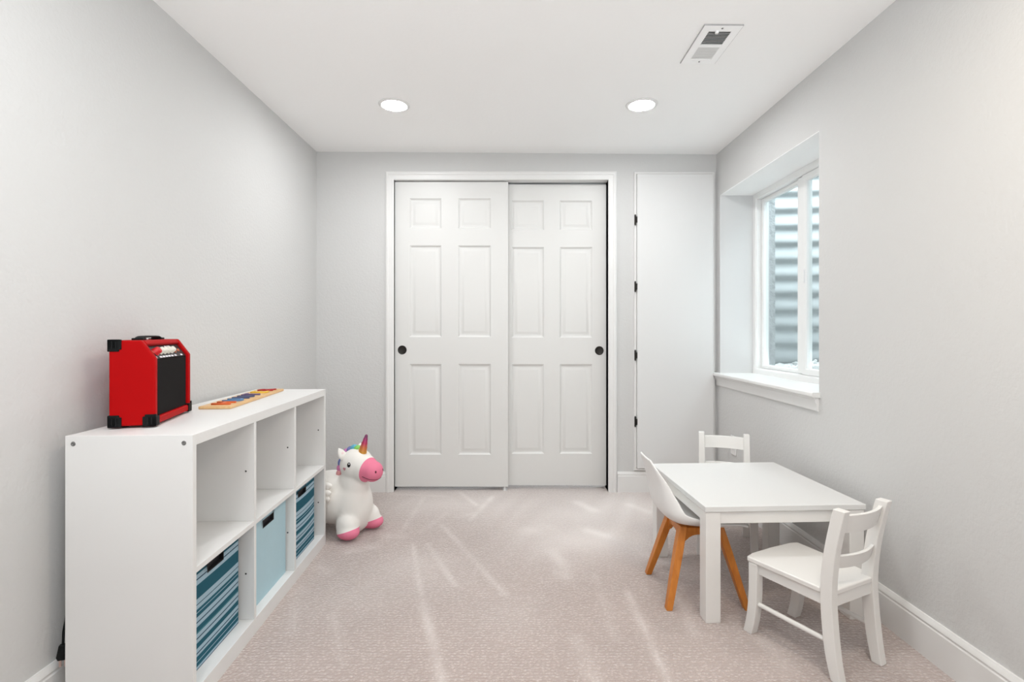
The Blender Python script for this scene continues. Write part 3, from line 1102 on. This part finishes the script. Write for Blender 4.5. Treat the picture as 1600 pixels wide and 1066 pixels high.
rmod.mode = 'VOXEL'
rmod.voxel_size = .0065
smod = to.modifiers.new('s', 'SMOOTH')
smod.factor = .5
smod.iterations = 14
bpy.context.view_layer.update()
dg = bpy.context.evaluated_depsgraph_get()
ume = bpy.data.meshes.new_from_object(to.evaluated_get(dg))
bpy.data.objects.remove(to)
bm = bmesh.new()
bm.from_mesh(ume)
zmin = min(v.co.z for v in bm.verts)
for v in bm.verts:
    v.co.z -= zmin
# cut clean colour borders
mz_n = Vector((.95, 0, -.16)).normalized()
mz_p = Vector((.070, 0, .338))
sel = [f for f in bm.faces if f.calc_center_median().z > .22]
geom = list({v for f in sel for v in f.verts}) + list({e for f in sel for e in f.edges}) + sel
bmesh.ops.bisect_plane(bm, geom=geom, plane_co=mz_p, plane_no=mz_n)
hf_n = Vector((.35, 0, -1)).normalized()
hf_p = Vector((.022, 0, .054))
sel = [f for f in bm.faces if f.calc_center_median().z < .12]
geom = list({v for f in sel for v in f.verts}) + list({e for f in sel for e in f.edges}) + sel
bmesh.ops.bisect_plane(bm, geom=geom, plane_co=hf_p, plane_no=hf_n)
parts = {'body': [], 'muzzle': [], 'h0': [], 'h1': []}
for f in bm.faces:
    c = f.calc_center_median()
    if c.z > .255 and (c - mz_p).dot(mz_n) > 0:
        parts['muzzle'].append(f)
    elif c.z < .12 and c.x > -.05 and abs(c.y) > .03 and (c - hf_p).dot(hf_n) > 0:
        parts['h0' if c.y < 0 else 'h1'].append(f)
    else:
        parts['body'].append(f)
bvh = BVHTree.FromBMesh(bm)


def submesh(name, faces, m):
    nb = bmesh.new()
    vm = {}
    for f in faces:
        nb.faces.new([vm.setdefault(v.index, None) or vm.__setitem__(v.index, nb.verts.new(v.co)) or vm[v.index] for v in f.verts])
    return finish(name, nb, m, uni, smooth=180)


bm.verts.index_update()
submesh('body', parts['body'], M['plush'])
submesh('muzzle', parts['muzzle'], M['pink'])
submesh('hoof', parts['h0'], M['pink'])
submesh('hoof', parts['h1'], M['pink'])
bm.free()


def hit(o, d):
    loc, n, i, dist = bvh.ray_cast(Vector(o), Vector(d).normalized())
    return loc, n


def horn_mat():
    m = mat('horn_lustre', (0.6, 0.3, 0.3, 1), 0.3, 0.35)
    nt = m.node_tree
    b = nt.nodes['Principled BSDF']
    tc = nt.nodes.new('ShaderNodeTexCoord')
    sp = nt.nodes.new('ShaderNodeSeparateXYZ')
    mr = nt.nodes.new('ShaderNodeMapRange')
    mr.inputs['From Min'].default_value = 0.0
    mr.inputs['From Max'].default_value = .105
    cr = nt.nodes.new('ShaderNodeValToRGB')
    els = cr.color_ramp.elements
    els[0].position, els[0].color = 0.08, srgb(214, 160, 70)
    els[1].position, els[1].color = 0.36, srgb(206, 116, 70)
    for p, c in ((.58, srgb(186, 60, 96)), (.78, srgb(160, 62, 110)), (.92, srgb(120, 60, 96))):
        e = els.new(p)
        e.color = c
    nt.links.new(tc.outputs['Object'], sp.inputs[0])
    nt.links.new(sp.outputs['Z'], mr.inputs['Value'])
    nt.links.new(mr.outputs[0], cr.inputs['Fac'])
    nt.links.new(cr.outputs['Color'], b.inputs['Base Color'])
    return m


bm = bmesh.new()
lathe(bm, [(.0, -.012), (.0225, -.010), (.0225, .004), (.0205, .020), (.0190, .022), (.0185, .040), (.0165, .042), (.0150, .062), (.0132, .064), (.0115, .084), (.0098, .086), (.0075, .101), (.004, .106), (0, .107)], 22)
horn = finish('horn', bm, horn_mat(), uni, smooth=50)
horn.location = (.030, 0, .428)
horn.rotation_euler = (0, R(17), 0)

tufts = [((.020, .006, .442), (.020, .018, .014), (232, 196, 90)), ((-.004, .004, .450), (.020, .020, .016), (140, 208, 104)),
         ((-.028, .004, .450), (.022, .020, .017), (96, 172, 198)), ((-.054, .002, .438), (.020, .019, .018), (120, 128, 186)),
         ((-.080, .000, .420), (.020, .019, .022), (196, 124, 180)), ((-.100, -.006, .394), (.016, .018, .024), (92, 140, 190)),
         ((-.108, -.010, .366), (.017, .019, .024), (110, 122, 178)), ((-.112, -.014, .338), (.017, .019, .022), (214, 132, 178)),
         ((-.112, -.018, .312), (.016, .019, .020), (226, 160, 160)), ((-.110, -.022, .290), (.015, .017, .017), (228, 212, 130))]
for c, r, col in tufts:
    bm = bmesh.new()
    ellipsoid(bm, Vector(c), r, None, 14, 10)
    for v in bm.verts:
        v.co += (v.co - Vector(c)) * .10 * math.sin(9 * math.atan2(v.co.y - c[1], v.co.x - c[0]))
    finish('mane_tuft', bm, mat('mane_dye', srgb(*col), .7), uni, smooth=180)
for s in (-1, 1):
    ear_m = Matrix.Rotation(R(-20 * s), 3, 'X') @ Matrix.Rotation(R(-18), 3, 'Y')
    bm = bmesh.new()
    pts = [(-.008, .0), (.0, .020), (.020, .025), (.038, .019), (.052, .009), (.060, 0.0)]
    rings = []
    for h, w in pts:
        rings.append([ear_m @ Vector((.009 * math.cos(a) * (w / .020 + .15), w * math.sin(a) + 1e-4, h)) for a in [2 * PI * q / 14 for q in range(14)]])
    loft(bm, [[p + Vector((-.040, s * .058, .408)) for p in r] for r in rings])
    ear = finish('ear', bm, M['plush'], uni, smooth=180)
    bm = bmesh.new()
    pts = [(.005, .005), (.013, .013), (.025, .016), (.038, .011), (.049, .002)]
    rings = [[ear_m @ Vector((.0045 + .0062 * (w / .013) * max(0, math.cos(a)), w * math.sin(a), h)) for a in [2 * PI * q / 14 for q in range(14)]] for h, w in pts]
    loft(bm, [[p + Vector((-.040, s * .058, .408)) for p in r] for r in rings])
    finish('inner_ear', bm, M['pink_pale'], ear, smooth=180)
    # eye and cheek
    p, n = hit((.016, s * .5, .384), (0, -s, 0))
    if p:
        q = n.to_track_quat('Z', 'Y').to_matrix()
        bm = bmesh.new()
        ellipsoid(bm, p, (.0095, .0125, .003), q, 16, 10)
        eye = finish('eye', bm, M['eye'], uni, smooth=180)
        bm = bmesh.new()
        ellipsoid(bm, p + n * .0028 + q @ Vector((.002, .0042, 0)), (.0032, .0036, .0012), q, 10, 8)
        finish('eye_glint', bm, M['white_mark'], eye, smooth=180)
    p, n = hit((-.010, s * .5, .362), (0, -s, 0))
    if p:
        q = n.to_track_quat('Z', 'Y').to_matrix()
        bm = bmesh.new()
        hp = []
        for k in range(28):
            t = 2 * PI * k / 28
            hp.append((16 * math.sin(t) ** 3 / 16 * .009, (13 * math.cos(t) - 5 * math.cos(2 * t) - 2 * math.cos(3 * t) - math.cos(4 * t)) / 16 * .009))
        sgn = 1 if q @ Vector((0, 1, 0)) @ Vector((0, 0, 1)) > 0 else -1
        loft(bm, [[p + n * hh + q @ Vector((a, b * sgn, 0)) for a, b in hp] for hh in (-.002, .0012)])
        finish('cheek_heart', bm, M['heart'], uni, smooth=0)
    p, n = hit((.5, s * .026, .352), (-1, 0, 0))
    if p:
        q = n.to_track_quat('Z', 'Y').to_matrix()
        bm = bmesh.new()
        ellipsoid(bm, p, (.0042, .0065, .0022), q, 12, 8)
        finish('nostril', bm, M['mouth'], uni, smooth=180)
mp = []
for k in range(25):
    a = R(-82 + 164 * k / 24)
    z = .312 + .018 * (abs(a) / R(82)) ** 1.6
    o = Vector((.075, 0, z))
    dvec = Vector((math.cos(a), math.sin(a), -.05))
    p, n = hit(o + dvec * .3, -dvec)
    if p:
        mp.append(p + n * .0002)
if len(mp) > 3:
    bm = bmesh.new()
    tube(bm, mp, .0016, 6)
    finish('mouth', bm, M['mouth'], uni, smooth=180)
for s in (-1, 1):
    bm = bmesh.new()
    for c, r, a in (((-.125, s * .128, .262), (.075, .018, .024), -16), ((-.115, s * .136, .236), (.068, .018, .022), -10), ((-.108, s * .140, .212), (.055, .017, .020), -4)):
        ellipsoid(bm, Vector(c), r, roty(a), 18, 12)
    o = finish('wing', bm, M['plush'], uni, smooth=180)

# ------------------------------------------------------------------ table
tb = thing('play_table', 'low square white wooden play table by the window wall', 'table', (.7076, 1.862, 0), R(2.6))
TW, TL, TH = .605, .612, .4276
bm = bmesh.new()
box(bm, 0, TW, 0, TL, TH - .020, TH)
finish('tabletop', bm, M['tabletop'], tb, bev=.0022, segs=3)
LG = .056
o_ = .004
for (x, y) in ((o_, o_), (TW - o_ - LG, o_), (o_, TL - o_ - LG), (TW - o_ - LG, TL - o_ - LG)):
    bm = bmesh.new()
    loft(bm, [[(x, y, 0), (x + LG, y, 0), (x + LG, y + LG, 0), (x, y + LG, 0)], [(x, y, TH - .0205), (x + LG, y, TH - .0205), (x + LG, y + LG, TH - .0205), (x, y + LG, TH - .0205)]])
    finish('leg', bm, M['chair'], tb, bev=.003)
a0, a1 = TH - .066, TH - .0205
obox('apron', M['chair'], o_ + LG, TW - o_ - LG, o_ + .006, o_ + .024, a0, a1, tb, .0015)
obox('apron', M['chair'], o_ + LG, TW - o_ - LG, TL - o_ - .024, TL - o_ - .006, a0, a1, tb, .0015)
obox('apron', M['chair'], o_ + .006, o_ + .024, o_ + LG, TL - o_ - LG, a0, a1, tb, .0015)
obox('apron', M['chair'], TW - o_ - .024, TW - o_ - .006, o_ + LG, TL - o_ - LG, a0, a1, tb, .0015)


# ------------------------------------------------------------------ white ladder-back chairs
def lerp_curve(pts, n):
    """smooth Catmull-Rom resampling"""
    P = [Vector(p) for p in pts]
    out = []
    m = len(P) - 1
    for i in range(n + 1):
        t = i / n * m
        k = min(int(t), m - 1)
        f = t - k
        p0, p1, p2, p3 = P[max(k - 1, 0)], P[k], P[k + 1], P[min(k + 2, m)]
        out.append(.5 * ((2 * p1) + (-p0 + p2) * f + (2 * p0 - 5 * p1 + 4 * p2 - p3) * f * f + (-p0 + 3 * p1 - 3 * p2 + p3) * f ** 3))
    return out


def white_chair(label, loc, rz):
    t = thing('wooden_chair', label, 'chair', loc, rz, 'white wooden chairs at the play table')
    SZ = .272
    for s in (-1, 1):
        # rear post: bowed, sections in plan
        pts = lerp_curve([(-.153, s * .105, 0), (-.139, s * .107, .07), (-.128, s * .107, .17), (-.124, s * .107, .27), (-.134, s * .108, .38), (-.152, s * .109, .475), (-.165, s * .110, .528)], 20)
        bm = bmesh.new()
        rings = []
        for p in pts:
            d = .0185 if p.z > .1 else .0185 - .003 * (1 - p.z / .1)
            w = .0155
            if p.z > .3:
                w = .0155 - .001 * (p.z - .3) / .2
            rings.append([(p.x - d, p.y - w, p.z), (p.x + d, p.y - w, p.z), (p.x + d, p.y + w, p.z), (p.x - d, p.y + w, p.z)])
        loft(bm, rings)
        finish('rear_post', bm, M['chair'], t, bev=.003, segs=2, smooth=50)
        pts = lerp_curve([(.150, s * .118, 0), (.136, s * .118, .06), (.128, s * .118, .14), (.127, s * .118, SZ - .018)], 14)
        bm = bmesh.new()
        rings = []
        for p in pts:
            d, w = .0170, .0165
            rings.append([(p.x - d, p.y - w, p.z), (p.x + d, p.y - w, p.z), (p.x + d, p.y + w, p.z), (p.x - d, p.y + w, p.z)])
        loft(bm, rings)
        finish('front_leg', bm, M['chair'], t, bev=.003, smooth=50)
        bm = bmesh.new()
        tube(bm, [(-.125, s * .107, .110), (0, s * .115, .112), (.126, s * .118, .112)], .0080, 12)
        finish('stretcher', bm, M['chair'], t, smooth=60)
        bm = bmesh.new()
        loft(bm, [[(-.110, s * .101, SZ - .054), (-.110, s * .115, SZ - .054), (-.110, s * .115, SZ - .018), (-.110, s * .101, SZ - .018)],
                  [(.114, s * .108, SZ - .054), (.114, s * .122, SZ - .054), (.114, s * .122, SZ - .018), (.114, s * .108, SZ - .018)]])
        finish('seat_rail', bm, M['chair'], t, bev=.001)
    obox('seat_rail', M['chair'], .116, .132, -.104, .104, SZ - .054, SZ - .018, t, .001)
    obox('seat_rail', M['chair'], -.136, -.118, -.094, .094, SZ - .054, SZ - .018, t, .001)
    # seat: trapezoid, notched between posts, slightly dished
    bm = bmesh.new()
    outl = [(-.140, -.092), (-.1065, -.092), (-.1065, -.124), (.148, -.137), (.158, -.10), (.161, 0), (.158, .10), (.148, .137), (-.1065, .124), (-.1065, .092), (-.140, .092)]
    loft(bm, [[(x, y, SZ - .0178) for x, y in outl], [(x, y, SZ) for x, y in outl]])
    finish('seat', bm, M['chair'], t, bev=.0045, segs=3)
    # curved rails
    for z0, z1, xt, bow in ((.450, .510, -.153, .020), (.334, .378, -.131, .020)):
        bm = bmesh.new()
        rings = []
        for k in range(15):
            y = -.098 + .196 * k / 14
            q = 1 - (y / .098) ** 2
            x = xt - bow * q
            lean = (.522 - z1) * 0 + (z1 - z0) * .28
            rings.append([(x - .006 + lean * .5, y, z0), (x + .006 + lean * .5, y, z0), (x + .006 - lean * .5, y, z1), (x - .006 - lean * .5, y, z1)])
        loft(bm, rings)
        finish('back_rail', bm, M['chair'], t, bev=.002, smooth=50)
    return t


white_chair('white wooden ladder-back child chair in front of the table', (1.023, 1.738, 0), R(116))
white_chair('white wooden ladder-back child chair behind the table by the outlet', (1.071, 2.555, 0), R(250))

# ------------------------------------------------------------------ moulded chair with orange wooden legs
mc = thing('moulded_chair', 'white plastic shell child chair on splayed orange wooden legs', 'chair', (.755, 2.11, 0), 0)
prof = lerp_curve([(-.203, 0, .553), (-.192, 0, .520), (-.175, 0, .455), (-.166, 0, .395), (-.148, 0, .343), (-.104, 0, .311), (-.03, 0, .304), (.05, 0, .305), (.115, 0, .312), (.150, 0, .309), (.165, 0, .300)], 30)
hw_ = lerp_curve([(0, .070, 0), (0, .098, 0), (0, .128, 0), (0, .146, 0), (0, .156, 0), (0, .160, 0), (0, .163, 0), (0, .165, 0), (0, .160, 0), (0, .146, 0), (0, .120, 0)], 30)
lift = lerp_curve([(0.004, 0, 0), (.012, 0, 0), (.036, 0, 0), (.058, 0, 0), (.064, 0, 0), (.058, 0, 0), (.044, 0, 0), (.030, 0, 0), (.018, 0, 0), (.010, 0, 0), (.004, 0, 0)], 30)
bm = bmesh.new()
rows = []
NW = 16
for i, p in enumerate(prof):
    a = prof[max(i - 1, 0)]
    b = prof[min(i + 1, len(prof) - 1)]
    tg = (b - a).normalized()
    nrm = Vector((-tg.z, 0, tg.x))
    if nrm.x < 0 and i < 12:
        nrm = -nrm
    row = []
    for k in range(NW + 1):
        u = -1 + 2 * k / NW
        y = hw_[i].y * math.sin(u * PI / 2 * .96) / math.sin(PI / 2 * .96)
        up = lift[i].x * abs(u) ** 2.6
        row.append(bm.verts.new((p.x + nrm.x * up, y, p.z + nrm.z * up)))
    rows.append(row)
for i in range(len(rows) - 1):
    for k in range(NW):
        bm.faces.new((rows[i][k], rows[i + 1][k], rows[i + 1][k + 1], rows[i][k + 1]))
sh = finish('seat_shell', bm, M['shell'], mc, smooth=180)
so = sh.modifiers.new('solid', 'SOLIDIFY')
so.thickness = .009
so.offset = 0
ss = sh.modifiers.new('sub', 'SUBSURF')
ss.levels = 1
ss.render_levels = 2
for sx in (-1, 1):
    for sy in (-1, 1):
        top = Vector((sx * .072, sy * .072, .296))
        foot = Vector((sx * .150, sy * .146, 0))
        bm = bmesh.new()
        rings = []
        for f, hw2, hd in ((0, .020, .014), (.3, .020, .015), (.7, .0175, .0135), (1, .0150, .0115)):
            c = top.lerp(foot, f)
            rings.append([(c.x + a * hd, c.y + b * hw2, c.z) for a, b in ((-1, -1), (1, -1), (1, 1), (-1, 1))])
        loft(bm, rings)
        finish('leg', bm, M['beech'], mc, bev=.003)
for s in (-1, 1):
    # brackets between neighbouring legs, arched underneath
    for ax in (0, 1):
        bm = bmesh.new()
        rings = []
        for k in range(13):
            u = -1 + 2 * k / 12
            q = abs(u)
            zb = .262 - .040 * q ** 3
            a_ = u * (.074 + .006 * (q > .9))
            c_ = s * .076
            if ax == 0:
                rings.append([(a_, c_ - .010, zb), (a_, c_ + .010, zb), (a_, c_ + .010, .290), (a_, c_ - .010, .290)])
            else:
                rings.append([(c_ - .010, a_, zb), (c_ + .010, a_, zb), (c_ + .010, a_, .290), (c_ - .010, a_, .290)])
        loft(bm, rings)
        finish('leg_bracket', bm, M['beech'], mc, bev=.002)
bm = bmesh.new()
box(bm, -.060, .060, -.060, .060, .284, .298)
finish('mounting_plate', bm, M['beech'], mc, bev=.002)
